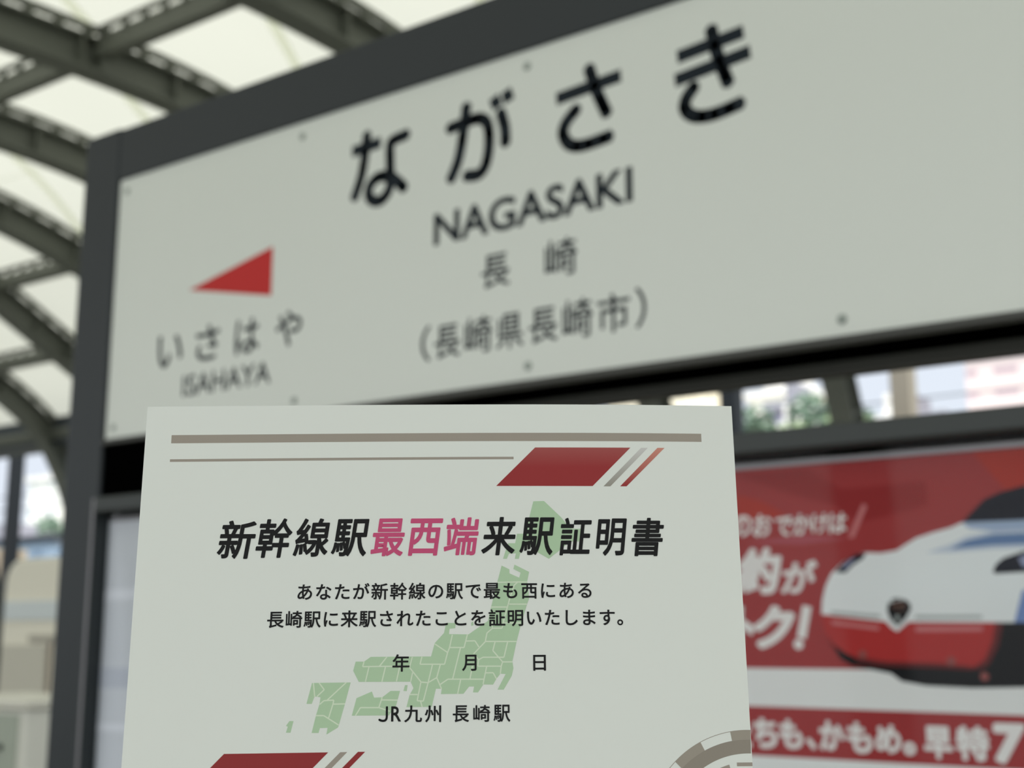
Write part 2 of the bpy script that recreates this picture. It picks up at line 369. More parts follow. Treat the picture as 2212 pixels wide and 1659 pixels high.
g = [brush(P, 0.0225) for P in [[[-1.6135,0.9024],[-1.5406,0.9054]],[[-1.576,0.9309],[-1.5806,0.888],[-1.5887,0.848],[-1.6055,0.8079]],[[-1.4757,0.9059],[-1.5111,0.9015],[-1.5179,0.8918],[-1.5171,0.8586],[-1.5155,0.8284],[-1.5192,0.8069],[-1.5353,0.7924],[-1.5543,0.7929],[-1.5681,0.8059],[-1.5662,0.825],[-1.5493,0.8368],[-1.5293,0.8366],[-1.5065,0.8265],[-1.4809,0.8025]],[[-1.3796,0.8925],[-1.3403,0.8954],[-1.3145,0.8966],[-1.2966,0.8876],[-1.2889,0.8679],[-1.2888,0.8359],[-1.2962,0.8058],[-1.3117,0.7923],[-1.3394,0.7955]],[[-1.3384,0.9286],[-1.3458,0.8779],[-1.3561,0.8299],[-1.374,0.7951]],[[-1.2639,0.8966],[-1.2543,0.8649],[-1.253,0.8357]],[[-1.2786,0.9278],[-1.2697,0.9052]],[[-1.2523,0.9335],[-1.244,0.9107]],[[-1.1468,0.8894],[-1.0195,0.8986]],[[-1.0816,0.93],[-1.0672,0.8853],[-1.0463,0.837]],[[-1.1053,0.8628],[-1.1278,0.8429],[-1.1334,0.8238],[-1.1205,0.8028],[-1.0921,0.7952],[-1.0392,0.7998]],[[-0.9157,0.901],[-0.8,0.9116]],[[-0.9209,0.8627],[-0.79,0.8762]],[[-0.8555,0.9342],[-0.8451,0.8847],[-0.8276,0.8317]],[[-0.8866,0.8447],[-0.9016,0.8277],[-0.9038,0.8107],[-0.8874,0.7951],[-0.8542,0.7904],[-0.8062,0.7977]]]]          # the four big kana, stroke by stroke
for a, b in ((0, 3), (3, 8), (8, 11), (11, 15)): flat('kana_character', g[a:b], on_sign, SIGN_INK, panel, 0.0002)
flat('roman_lettering', [fit('NAGASAKI', S['NAGASAKI'], 0.026)], on_sign, SIGN_INK, panel, 0.0002)
for k in ('長1', '崎1'): flat('kanji_character', [fit(k[0], S[k], 0.013)], on_sign, SIGN_INK, panel, 0.0002)
flat('address_lettering', [fit(k[0], S[k], 0.012) for k in ('（','長','崎','県','長2','崎2','市','）')], on_sign, SIGN_INK, panel, 0.0002)
flat('neighbour_lettering', [fit(k[0], S[k], 0.016) for k in ('い','さ2','は','や')]+[fit('ISAHAYA', S['ISAHAYA'], 0.013)], on_sign, SIGN_INK, panel, 0.0002)
flat('direction_arrow', [poly([(-2.0635, 0.7042), (-1.8195, 0.7542), (-1.8195, 0.6545)])], on_sign, SIGN_RED, panel, 0.0002)
for z in (0.9655, 0.4385):
    for k in range(5):
        x = -2.2875+k*0.5405; rings = []
        for a, r in ((0, 0.0075), (0.0012, 0.0075), (0.0026, 0.0062), (0.0036, 0.0038)):
            rings.append([(x+r*math.cos(j*math.pi/7), SY-a, z+H+r*math.sin(j*math.pi/7)) for j in range(14)])
        mb = MB(); mb.loft(rings); b_ = mb.build('bolt', mat('bolt_paint', (150, 158, 150), 0.35, 0, 0.5, 0.05, 50), panel, smooth=False); b_['label'] = 'domed steel bolt'

# ================================================================ POSTER CASE AND POSTERS
case = thing('poster_case', 'slate grey glazed poster case fixed between the posts under the nameboard', 'poster case', (-1.206, 1.70, 0.35))
CX0, CX1, CZ0, CZ1 = -2.285, -0.127, -1.08+H, 0.2862+H
CASE = mat('case_paint', (58, 62, 60), 0.45, 0, 0.4, 0.06, 8)
mb = MB(); mb.box(CX0, CX1, 1.66, 1.735, 0.2545+H, CZ1); mb.build('top_frame', CASE, case, bevel=0.004)
mb = MB(); mb.box(CX0, CX1, 1.66, 1.735, CZ0, CZ0+0.034); mb.build('bottom_frame', CASE, case, bevel=0.004)
for x0, x1 in ((CX0, CX0+0.003), (CX1-0.003, CX1)):
    mb = MB(); mb.box(x0, x1, 1.664, 1.735, CZ0+0.034, 0.2545+H); mb.build('side_frame', SLATE_D, case, bevel=0.003)
    mb = MB(); xe = x0-0.0062 if x0 == CX0 else x1; mb.box(xe, xe+0.006, 1.662, 1.73, CZ0, CZ1-0.002); q_ = mb.build('edge_strip', ALU, case)
mb = MB(); mb.box(-1.262, -1.226, 1.664, 1.735, CZ0+0.034, 0.2545+H); mb.build('mullion', SLATE_D, case, bevel=0.003)
mb = MB(); mb.box(CX0+0.0035, CX1-0.0035, 1.7225, 1.733, CZ0+0.034, 0.2545+H); mb.build('back_panel', BLACK, case)
GLASS = glass_mat()
for x0, x1 in ((CX0+0.0035, -1.2625), (-1.2255, CX1-0.0035)):
    mb = MB(); mb.box(x0, x1, 1.684, 1.687, CZ0+0.0345, 0.2540+H); mb.build('glass_pane', GLASS, case)
for x0, x1 in ((-2.2815, -1.2635), (-1.2255, -0.131)):
    mb = MB(); mb.box(x0+0.001, x1-0.001, 1.6985, 1.7175, 0.2385+H, 0.2455+H); mb.build('retaining_strip', ALU, case)
mb = MB(); PX0, PX1 = -1.2250, -0.1315; PZ0, PZ1 = -1.03+H, 0.2375+H
mb.box(PX0, PX1, 1.7000, 1.7210, PZ0, PZ1)
for x0, x1 in ((0, 0),): pass
WHITE_ART = mat('poster_white', (236, 240, 236), 0.55, 0, 0.3, 0.02, 8)
ad = thing('advertising_poster', 'red and white advertising poster with a bullet train nose and large white lettering', 'poster', (-0.69, 1.71, 0.45))
sheet = mb.build('sheet', WHITE_ART, ad)
def on_ad(x, z, e): return (x, 1.70-e, z+H)
A_RED = mat('poster_red', (164, 48, 48), 0.55, 0, 0.3, 0.12, 5); A_RED2 = ink('poster_bright_red', (176, 54, 42)); A_RED3 = ink('poster_dark_red', (150, 45, 46)); A_PINK = ink('poster_reflection_pink', (176, 84, 92))
A_WHITE = ink('poster_lettering_white', (240, 240, 235)); A_BODY = mat('poster_train_white', (236, 242, 240), 0.55, 0, 0.3, 0.03, 10); A_NAVY = ink('poster_navy', (22, 26, 38))
A_BLUE = ink('poster_blue', (104, 134, 176)); A_BLUE2 = ink('poster_pale_blue', (166, 186, 212)); A_TRED = ink('poster_train_red', (180, 52, 50)); A_BLACK = ink('poster_black', (18, 20, 22)); A_COPPER = ink('poster_copper', (96, 72, 62))
A_GLINT = ink('poster_lamp_grey', (150, 158, 186)); A_LINE = ink('poster_fine_grey', (176, 184, 180)); A_FADE = ink('poster_pale_pink', (206, 128, 128)); A_SIDE = ink('poster_shade_blue', (120, 146, 196))
flat('red_field', [poly([(PX0, 0.2375), (PX1, 0.2375), (PX1, -0.0402), (PX0, -0.0424)])], on_ad, A_RED, sheet, 0.00015)
flat('red_band', [poly([(PX0, -0.0925), (PX1, -0.0945), (PX1, -0.1585), (PX0, -0.1605)])], on_ad, A_RED, sheet, 0.00015)
TN = {"tone_a":[[-0.8372,0.202],[-0.7988,0.1911],[-0.7605,0.1679],[-0.8372,0.1593]],"tone_b":[[-0.5161,0.2384],[-0.3933,0.2381],[-0.3992,0.1617],[-0.4685,0.1988]],"tone_c":[[-0.8408,0.2309],[-0.728,0.2311],[-0.6803,0.2001],[-0.5625,0.2028],[-0.5618,0.1714],[-0.6546,0.1528],[-0.6928,0.1791],[-0.7591,0.1998]],"streak":[[-0.8257,0.1333],[-0.7351,0.1404],[-0.6725,0.1322],[-0.7416,0.127]]}
flat('bright_facet', [poly(TN['tone_a'])], on_ad, A_RED2, sheet, 0.00025)
flat('bright_facet', [poly([(-0.50, 0.236), (-0.30, 0.236), (-0.30, 0.14), (-0.45, 0.17)])], on_ad, A_RED2, sheet, 0.00025)
flat('dark_facet', [poly(TN['tone_c'])], on_ad, A_RED3, sheet, 0.00025)
flat('pink_reflection_streak', [poly(TN['streak'])], on_ad, A_PINK, sheet, 0.00025)  # streak reflected in the glass, drawn on the poster as a pink shape
TR = {"body":[[-0.7164,0.0315],[-0.7146,0.0495],[-0.7088,0.0693],[-0.6993,0.0863],[-0.6803,0.102],[-0.6628,0.1104],[-0.6496,0.1126],[-0.6293,0.1109],[-0.6072,0.1136],[-0.5959,0.1202],[-0.5792,0.1292],[-0.5576,0.1352],[-0.5346,0.1402],[-0.5186,0.1463],[-0.4796,0.1466],[-0.15,0.1448],[-0.15,0.0179],[-0.4624,0.0187],[-0.5389,0.0195],[-0.5965,0.0203],[-0.6096,0.0096],[-0.6133,0.0083],[-0.6202,0.0132],[-0.627,0.021]],"screen":[[-0.5186,0.1463],[-0.5095,0.1554],[-0.4895,0.174],[-0.4688,0.1822],[-0.4385,0.1887],[-0.15,0.1919],[-0.15,0.1427],[-0.4797,0.1459]],"blue":[[-0.5363,0.1126],[-0.515,0.1229],[-0.4809,0.1291],[-0.15,0.1294],[-0.15,0.1153],[-0.4818,0.1155]],"blue2":[[-0.5186,0.1462],[-0.4797,0.1462],[-0.15,0.1445],[-0.15,0.1286],[-0.4806,0.1333],[-0.5106,0.1382]],"lampl":[[-0.694,0.0879],[-0.6803,0.1014],[-0.6628,0.1109],[-0.6493,0.1115],[-0.6538,0.1047],[-0.6673,0.097],[-0.6792,0.0866]],"lamplw":[[-0.6836,0.0939],[-0.6707,0.1043],[-0.6621,0.1058],[-0.669,0.1007],[-0.679,0.0911]],"lampr":[[-0.4842,0.0818],[-0.4802,0.091],[-0.4697,0.099],[-0.4445,0.1065],[-0.4171,0.1104],[-0.4192,0.0816],[-0.4464,0.0807],[-0.481,0.0797]],"lamprw":[[-0.4517,0.0984],[-0.4401,0.103],[-0.4181,0.0972],[-0.4188,0.0873],[-0.4477,0.0874]],"side":[[-0.4624,0.0187],[-0.4561,0.0387],[-0.4498,0.0584],[-0.15,0.0709],[-0.15,0.0179]],"under":[[-0.7165,0.0312],[-0.6271,0.0207],[-0.6202,0.0132],[-0.6133,0.0083],[-0.6096,0.0096],[-0.5965,0.0199],[-0.539,0.0192],[-0.4787,0.0188],[-0.4835,-0.0023],[-0.4987,-0.0321],[-0.5092,-0.0397],[-0.5597,-0.0362],[-0.6303,-0.0362],[-0.6725,-0.0358],[-0.7014,-0.0132],[-0.7119,0.0064]],"skirt":[[-0.7119,0.0055],[-0.7003,-0.0096],[-0.6847,-0.0201],[-0.6683,-0.027],[-0.6301,-0.0327],[-0.5596,-0.0345],[-0.5174,-0.0389],[-0.5004,-0.0321],[-0.4873,-0.0106],[-0.477,0.0188],[-0.4624,0.0187],[-0.15,0.0179],[-0.15,-0.0586],[-0.4567,-0.0599],[-0.519,-0.0621],[-0.5785,-0.0604],[-0.6099,-0.0556],[-0.6236,-0.0459],[-0.6762,-0.0367],[-0.6926,-0.0273]],"crestw":[[-0.6267,0.0341],[-0.6247,0.0455],[-0.6162,0.0523],[-0.6089,0.0539],[-0.5982,0.0515],[-0.5906,0.0449],[-0.5896,0.0371],[-0.5972,0.0234],[-0.6115,0.0079],[-0.6217,0.0201]],"crest":[[-0.6241,0.035],[-0.6224,0.0445],[-0.6154,0.0506],[-0.609,0.0517],[-0.5992,0.0494],[-0.5928,0.0441],[-0.5919,0.0372],[-0.5988,0.026],[-0.6111,0.0148],[-0.62,0.0236]],"crestm":[[-0.6186,0.041],[-0.6147,0.047],[-0.6074,0.0487],[-0.5995,0.0451],[-0.5981,0.039],[-0.6046,0.0339],[-0.6136,0.0348]],"crestt":[[-0.6136,0.0287],[-0.6076,0.0287],[-0.6099,0.0209],[-0.6126,0.0209]],"line1":[[-0.7018,0.0359],[-0.6338,0.0298],[-0.6345,0.0254],[-0.702,0.0318]],"line2":[[-0.5871,0.0288],[-0.5012,0.028],[-0.5015,0.024],[-0.5874,0.0242]],"txt1":[[-0.7025,0.0228],[-0.6365,0.015],[-0.6368,0.0097],[-0.7017,0.018]],"txt2":[[-0.5871,0.0139],[-0.5014,0.0135],[-0.5017,0.0085],[-0.5875,0.0079]],"tone1":[[-0.8434,0.1988],[-0.7936,0.1823],[-0.7538,0.1594],[-0.8444,0.1718]],"soft1":[[-0.4853,0.0188],[-0.4762,0.0188],[-0.484,-0.0106],[-0.4972,-0.0337],[-0.5092,-0.0397],[-0.5173,-0.0373],[-0.5017,-0.0272],[-0.4911,-0.0057]],"soft2":[[-0.6682,-0.0253],[-0.63,-0.0305],[-0.5594,-0.032],[-0.5172,-0.0356],[-0.5175,-0.0403],[-0.5598,-0.0382],[-0.6303,-0.037],[-0.6704,-0.0314]],"soft3":[[-0.568,0.1095],[-0.536,0.1186],[-0.5147,0.1281],[-0.4806,0.1333],[-0.15,0.1327],[-0.15,0.1104],[-0.4822,0.1105],[-0.5332,0.1082]],"slash":[[-0.6507,0.1785],[-0.6443,0.1754],[-0.6591,0.1454],[-0.6654,0.133],[-0.673,0.1334]]}
train = flat('train_picture', [poly(TR['body'])], on_ad, A_BODY, sheet, 0.0005); train['label'] = 'printed white and red bullet train nose'
for nm, key, m_, e in (('windscreen','screen',A_NAVY,.0008),('roof_tint','blue2',A_BLUE2,.0007),('roof_streak','blue',A_BLUE,.0008),('left_headlamp','lampl',A_NAVY,.0008),('left_headlamp_glint','lamplw',A_GLINT,.0010),
        ('right_headlamp','lampr',A_NAVY,.0008),('right_headlamp_glint','lamprw',A_GLINT,.0010),('side_tint','side',A_SIDE,.0007),('red_underside','under',A_TRED,.0008),('black_skirt','skirt',A_BLACK,.0010),
        ('crest_border','crestw',A_BODY,.0012),('crest','crest',A_BLACK,.0014),('crest_emblem','crestm',A_COPPER,.0016)):
    flat(nm, [poly(TR[key])], on_ad, m_, train, e)
for q, m_, e in (('soft1', ink('poster_deep_red', (104, 40, 40)), .0013), ('soft2', ink('poster_deep_red', (104, 40, 40)), .0013), ('soft3', ink('poster_mist_blue', (200, 212, 224)), .00065)):
    flat('printed_tint', [poly(TR[q])], on_ad, m_, train, e)
flat('crest_stem', [poly(TR['crestt'])], on_ad, A_LINE, train, 0.0016)
for k in '12':
    flat('waist_line', [poly(TR['line'+k])], on_ad, A_LINE, train, 0.0012); flat('nose_lettering', [poly(TR['txt'+k])], on_ad, A_FADE, train, 0.0012)
for x, z in [[-0.6606,-0.0217],[-0.5438,-0.0293],[-0.5031,-0.0478]]: flat('coupler_dot', [disc(x, z, 0.0055, 14)], on_ad, ink('poster_dot', (150, 84, 80)), train, 0.0014)
G = {"の":[-0.8454,-0.8155,0.142,0.1725],"お":[-0.8136,-0.784,0.1409,0.1725],"で":[-0.7785,-0.7534,0.14,0.1673],"か":[-0.7533,-0.7262,0.1403,0.1699],"け":[-0.7251,-0.7005,0.141,0.1687],"は":[-0.7002,-0.6744,0.1405,0.1679],"約":[-0.844,-0.7714,0.06,0.1253],"が":[-0.7744,-0.7193,0.0602,0.1055],"ト":[-0.8442,-0.8175,-0.0155,0.0446],"ク":[-0.8183,-0.7549,-0.0154,0.0445],"！":[-0.7599,-0.7326,-0.0138,0.0438],"bた":[-0.8618,-0.8272,-0.1508,-0.1092],"bち":[-0.8241,-0.7882,-0.1493,-0.1088],"bも":[-0.7863,-0.7509,-0.1484,-0.1093],"b、":[-0.7463,-0.7322,-0.1479,-0.1324],"bか":[-0.7274,-0.6917,-0.1475,-0.109],"bも2":[-0.6886,-0.6539,-0.1495,-0.1093],"bめ":[-0.6499,-0.6152,-0.1476,-0.1114],"b。":[-0.613,-0.5962,-0.1487,-0.1317],"b早":[-0.5855,-0.5488,-0.1514,-0.1106],"b特":[-0.5446,-0.5031,-0.1513,-0.1089],"b7":[-0.4981,-0.4587,-0.1529,-0.1039]}
flat('outing_lettering', [fit(c, G[c] if c != 'が' else G['が'], 0.028, 0.12) for c in 'のおでかけは'], on_ad, A_WHITE, sheet, 0.0006)
flat('offer_lettering', [fit('約', G['約'], 0.05, 0.16), fit('が', G['が'], 0.035, 0.16)], on_ad, A_WHITE, sheet, 0.0006)
flat('value_lettering', [fit('ト', G['ト'], 0.06, 0.1), fit('ク', G['ク'], 0.06, 0.12), stroke([(-0.7368, 0.0428), (-0.7470, -0.0005)], 0.0135), disc(-0.7515, -0.0088, 0.0072, 16)], on_ad, A_WHITE, sheet, 0.0006)
flat('slash_stroke', [poly(TR['slash'])], on_ad, A_FADE, sheet, 0.0004)
flat('slogan_lettering', [fit(k[1], G[k], 0.045 if k[1] != '7' else 0.055, 0.06 if k[1] == '7' else 0) for k in ('bた','bち','bも','b、','bか','bも2','bめ','b。','b早','b特','b7')], on_ad, A_WHITE, sheet, 0.0006)
mb = MB(); mb.box(-2.2812, -1.2640, 1.7000, 1.7210, PZ0, PZ1)
wp = thing('white_poster', 'plain pale sheet behind glass beside the left post, mostly hidden by the certificate', 'poster', (-1.77, 1.71, 0.45))
mb.build('sheet', mat('pale_sheet', (214, 219, 224), 0.5, 0, 0.4, 0.03, 6), wp)
def on_w(x, z, e): return (x, 1.70-e, z+H)
flat('pale_reflection_stripe', [poly([(-2.281, 0.098), (-1.3, 0.105), (-1.3, 0.09), (-2.281, 0.075)]), poly([(-2.281, -0.17), (-1.3, -0.15), (-1.3, -0.17), (-2.281, -0.185)])], on_w, ink('pale_reflection_white', (232, 236, 242)), wp.children[0], 0.0003)  # pale bands of the glass reflection, painted onto the sheet
flat('grey_reflection_stripe', [poly([(-2.281, -0.06), (-1.3, -0.05), (-1.3, -0.09), (-2.281, -0.10)])], on_w, ink('pale_reflection_grey', (196, 202, 212)), wp.children[0], 0.0003)  # grey band of the reflection, painted onto the sheet as well

# ================================================================ THE CERTIFICATE (A5, held up in front of the camera)
PTL, PW, PV, PN = Vector([-0.374281,0.292243,0.081114])+Vector((0, 0, H)), Vector([0.790356,0.612617,0.00619]), Vector([-0.061864,0.069752,0.995644]), Vector([0.609517,-0.787296,0.093027])
PWID, PHGT = 0.210, 0.148
def on_paper(s, t, e):
    """Millimetres from the sheet's top left corner to a point on the gently bowed sheet."""
    s, t = s/1000, t/1000; q = s/PWID
    b = 0.0025*4*q*(1-q)-0.0005*10.4*q*(1-q)*(1-2*q)
    return tuple(PTL+PW*s-PV*t+PN*(b+e))
cert = thing('certificate', 'A5 white paper certificate with taupe and red bars, held up in front of the nameboard', 'certificate', on_paper(105, 148, 0))
mb = MB(); nu = 42; nv = 6; TH = 0.00018
top = [on_paper(210*i/nu, 148*j/nv, 0) for j in range(nv+1) for i in range(nu+1)]; bot = [on_paper(210*i/nu, 148*j/nv, -TH) for j in range(nv+1) for i in range(nu+1)]
k = nu+1; o = len(top); fs = []
for j in range(nv):
    for i in range(nu):
        a = j*k+i; fs += [(a, a+1, a+k+1, a+k), (o+a, o+a+k, o+a+k+1, o+a+1)]
edge = [i for i in range(k)]+[j*k+nu for j in range(1, nv+1)]+[nv*k+i for i in range(nu-1, -1, -1)]+[j*k for j in range(nv-1, 0, -1)]
for a, b in zip(edge, edge[1:]+edge[:1]): fs.append((a, o+a, o+b, b))
mb.add(top+bot, fs); paper = mb.build('sheet', PAPER, cert)
L1, L2, L3 = 0.00003, 0.00006, 0.00009
flat('taupe_bar', [poly([(9.25, 10.55), (198.3, 10.5), (198.3, 13.5), (9.25, 13.55)]), poly([(9.25, 19.35), (130.7, 19.25), (130.7, 20.15), (9.25, 20.3)])], on_paper, P_GREY, paper, L1, 6)
def graded(name, a, b, y0, y1):
    """Print whose ink itself fades from colour a (top of the bar) to b: a graded tint along the sheet's height."""
    m = bpy.data.materials.new(name); m.use_nodes = True; n = m.node_tree; bs = n.nodes['Principled BSDF']; bs.inputs['Roughness'].default_value = 0.75; bs.inputs['Specular IOR Level'].default_value = 0.25
    co = n.nodes.new('ShaderNodeTexCoord'); dt = n.nodes.new('ShaderNodeVectorMath'); dt.operation = 'DOT_PRODUCT'; dt.inputs[1].default_value = PV
    zt = (PTL-PV*(y0/1000)).dot(PV); zb = (PTL-PV*(y1/1000)).dot(PV)
    mr = n.nodes.new('ShaderNodeMapRange'); mr.inputs[1].default_value = zt; mr.inputs[2].default_value = zb
    mx = n.nodes.new('ShaderNodeMix'); mx.data_type = 'RGBA'; mx.inputs[6].default_value = (*lin(a), 1); mx.inputs[7].default_value = (*lin(b), 1)
    n.links.new(co.outputs['Object'], dt.inputs[0]); n.links.new(dt.outputs['Value'], mr.inputs[0]); n.links.new(mr.outputs[0], mx.inputs[0]); n.links.new(mx.outputs[2], bs.inputs['Base Color'])
    return m
flat('red_block', [poly([(138.4, 15.87), (172.45, 15.87), (158.55, 29.87), (124.45, 29.8)])], on_paper, graded('print_red_block', (160, 82, 78), (150, 52, 52), 15.9, 23), paper, L1, 6)
flat('grey_slash', [poly([(176.3, 15.9), (178.7, 15.9), (164.85, 29.94), (162.4, 29.94)])], on_paper, graded('print_grey_slash', (204, 202, 196), (150, 146, 134), 15.9, 30), paper, L1, 6)
flat('red_slash', [poly([(182.2, 15.87), (184.76, 15.87), (170.6, 29.93), (168.3, 29.93)])], on_paper, graded('print_red_slash', (204, 140, 122), (150, 48, 50), 15.9, 30), paper, L1, 6)
flat('lower_red_block', [poly([(33.7, 119.75), (68.25, 119.55), (54.3, 133.5), (20.2, 133.5)])], on_paper, P_RED, paper, L1, 6)
flat('lower_grey_slash', [poly([(72.2, 119.55), (74.55, 119.5), (60.7, 133.5), (58.2, 133.5)])], on_paper, P_GREY, paper, L1, 6)
flat('lower_red_slash', [poly([(78.1, 119.47), (80.5, 119.47), (66.5, 133.5), (64.0, 133.5)])], on_paper, P_RED, paper, L1, 6)
flat('lower_taupe_bar', [poly([(80.0, 129.0), (172, 129.0), (172, 130), (80, 130)]), poly([(11.7, 135.5), (198, 135.5), (198, 138.5), (11.7, 138.5)])], on_paper, P_GREY, paper, L1, 6)
MAP = {"hokkaido":[[137.49,35.31],[141.25,35.21],[147.22,41.08],[148.83,43.14],[150.82,45.06],[153.88,45.11],[153.77,49.53],[149.96,49.58],[146.35,52.69],[142.64,55.59],[139.14,53.56],[135.89,50.89],[133.37,50.88],[132.84,53.16],[132.18,55.55],[130.8,55.55],[131.19,53.66],[128.8,53.77],[128.03,55.54],[126.72,55.53],[127.8,52.12],[128.58,50.1],[130.98,50.11],[131.64,46.8],[134.43,46.81],[136.02,40.93]],"honshu":[[126.2,57.87],[128.88,59.19],[128.87,60.57],[132.24,62.09],[132.76,60.34],[130.26,59.07],[130.65,57.56],[135.7,60.1],[134.98,63.47],[135.44,66.97],[135.53,69.45],[134.84,71.18],[132.59,78.49],[131.11,83.93],[129.62,90.44],[129.98,92.67],[129.39,95.16],[126.62,99.73],[124.55,99.72],[127.32,94.59],[125.53,94.48],[124.2,96.13],[123.06,98.06],[119.76,97.98],[117.97,100.58],[116.28,100.57],[116.66,98.65],[114.97,98.64],[113.09,101.0],[105.5,101.03],[105.77,99.3],[103.8,99.28],[102.44,105.2],[93.98,105.18],[94.96,101.27],[96.24,99.0],[95.28,96.88],[77.81,96.82],[75.83,93.13],[76.6,90.08],[79.43,90.11],[81.66,88.55],[102.06,88.57],[103.3,84.11],[106.41,80.76],[107.15,77.38],[110.39,77.41],[110.2,79.19],[108.3,79.37],[108.12,81.15],[114.77,81.29],[121.44,76.73],[122.42,72.35],[124.71,63.42]],"kyushu":[[62.09,97.01],[75.09,96.94],[73.36,103.96],[71.47,111.01],[71.21,111.62],[67.44,113.87],[67.77,111.68],[65.23,111.74],[64.83,113.32],[62.51,113.3],[63.82,107.42],[64.8,104.07],[65.09,101.76],[63.52,101.48],[62.99,101.74],[62.24,103.87],[60.45,103.85]],"shikoku":[[77.19,102.12],[82.29,99.98],[83.08,101.99],[85.79,101.92],[88.56,99.85],[91.75,99.87],[90.52,104.61],[88.14,107.85],[75.74,107.83]],"awaji":[[93.41,97.96],[94.26,97.97],[94.0,99.98],[92.88,99.88]],"okinawa":[[53.87,110.94],[54.98,109.37],[56.35,109.38],[55.49,113.15],[53.95,113.13],[54.51,111.21]],"sado":[[115.63,77.44],[116.29,76.88],[116.48,78.2],[115.72,78.48]]}
jm = flat('japan_map', [poly(v) for v in MAP.values()], on_paper, P_GREEN, paper, L1, 6); jm['label'] = 'pale green angular map of Japan'
flat('prefecture_lines', [stroke(l, 0.42) for l in [[[109.26,81.35],[108.33,85.64],[107.68,87.31],[106.66,91.2],[98.36,91.14],[98.99,88.64]],[[103.3,84.39],[107.68,87.31]],[[108.33,85.64],[113.26,85.68],[114.39,81.29]],[[113.73,83.53],[116.95,83.46],[118.28,85.53]],[[120.47,83.77],[116.48,87.84]],[[122.87,76.92],[122.86,79.37],[121.05,80.86],[120.47,83.71],[131.11,83.78]],[[122.86,79.28],[126.2,79.3],[127.08,75.63]],[[126.97,77.51],[132.7,77.55]],[[123.79,83.88],[123.02,86.77],[126.31,90.57],[129.62,90.59]],[[128.06,83.91],[126.79,89.03],[119.69,88.98],[118.18,89.8],[117.89,91.93],[125.83,91.99],[126.31,90.57]],[[117.23,88.5],[118.18,89.8]],[[112.03,85.76],[109.41,96.17]],[[116.1,91.83],[115.25,96.21]],[[120.91,91.96],[119.67,97.94]],[[120.53,94.17],[123.08,94.13],[124.2,96.13]],[[119.96,96.25],[107.82,96.16],[105.29,97.83]],[[112.14,96.23],[111.12,100.99]],[[102.6,91.21],[101.15,97.24],[99.61,103.27],[97.55,103.16]],[[105.24,91.23],[104.05,95.61],[101.15,97.24],[98.8,97.04]],[[104.05,95.61],[105.67,99.3]],[[98.7,97.13],[97.55,103.16]],[[98.68,103.26],[99.26,105.26]],[[125.83,91.99],[125.53,94.48]],[[79.43,90.11],[79.0,91.77],[89.18,91.76],[94.74,91.99]],[[87.14,88.6],[84.65,91.72]],[[81.17,91.79],[80.06,96.75]],[[86.73,91.78],[85.6,96.8]],[[91.53,91.82],[90.48,96.75]],[[95.73,88.66],[94.84,92.18],[98.75,97.0]],[[95.89,93.85],[95.28,96.88]],[[94.96,101.09],[97.67,101.11]],[[76.96,107.84],[78.57,105.23],[84.74,105.28],[88.49,106.49]],[[84.74,105.28],[85.53,102.78],[90.96,102.88]],[[85.53,102.78],[85.79,101.92]],[[124.71,63.67],[131.72,63.58],[134.98,63.6]],[[131.72,63.58],[130.46,64.7],[128.92,69.17],[127.13,75.58]],[[128.65,71.15],[134.76,71.18]],[[122.43,72.1],[127.9,72.13]],[[62.55,97.01],[63.17,101.65]],[[64.47,97.03],[66.28,99.28],[63.89,101.48]],[[73.62,96.93],[67.4,102.67]],[[64.89,104.07],[66.31,102.84],[69.58,102.69],[69.35,104.02],[68.03,108.51]],[[69.35,104.02],[73.36,103.96]],[[63.73,107.68],[66.37,107.71],[71.46,110.83]]]], on_paper, P_LINE, jm, L2, 6)
TI = {"新0":[27.62,40.96,41.47,54.92],"幹1":[40.93,53.53,40.83,54.66],"線2":[53.89,66.5,40.95,54.4],"駅3":[67.09,80.21,41.28,54.37],"最4":[80.8,92.59,41.16,54.39],"西5":[93.78,105.94,41.25,54.34],"端6":[106.16,118.42,40.94,54.27],"来7":[119.16,131.21,40.85,54.33],"駅8":[132.4,144.84,41.04,54.31],"証9":[146.33,157.92,41.21,54.42],"明10":[159.04,170.29,41.43,54.59],"書11":[171.64,183.33,41.18,54.73]}
tk = list(TI.items())
flat('title_lettering', [fit(k[0], TI[k], 0.021, 0.15, True) for i, (k, v) in enumerate(tk) if i not in (4, 5, 6)], on_paper, P_BLACK, paper, L3)
tp = flat('pink_title_lettering', [fit(k[0], v, 0.021, 0.15, True) for i, (k, v) in enumerate(tk) if i in (4, 5, 6)], on_paper, P_PINK, paper, L3); tp['label'] = 'three pink title characters'
def line(text, x0, pitch, yc, em, fat, slope=0.0):
    out = []
    for i, ch in enumerate(text):
        if ch == ' ': continue
        vs, fs = glyphs(ch, fat); cx = x0+i*pitch
        out.append(([(cx+(x-0.5)*em, yc+slope*i-(y-0.38)*em) for x, y in vs], fs))
    return out
flat('body_lettering', line('あなたが新幹線の駅で最も西にある', 58.55, 6.425, 66.5, 6.0, 0.017)+line('長崎駅に来駅されたことを証明いたします。', 48.85, 6.303, 75.75, 6.0, 0.017), on_paper, P_BLACK, paper, L3)
flat('date_lettering', [fit('年', (89.05, 94.85, 87.78, 93.55), 0.017, 0, True), fit('月', (112.6, 117.5, 88.1, 93.5), 0.017, 0, True), fit('日', (136.7, 141.0, 88.3, 93.6), 0.017, 0, True)], on_paper, P_BLACK, paper, L3)
J_ = brush([(87.45, 104.95), (87.45, 107.2), (87.42, 108.6), (87.05, 109.35), (86.35, 109.58), (85.6, 109.5), (84.95, 109.2)], 0.72)
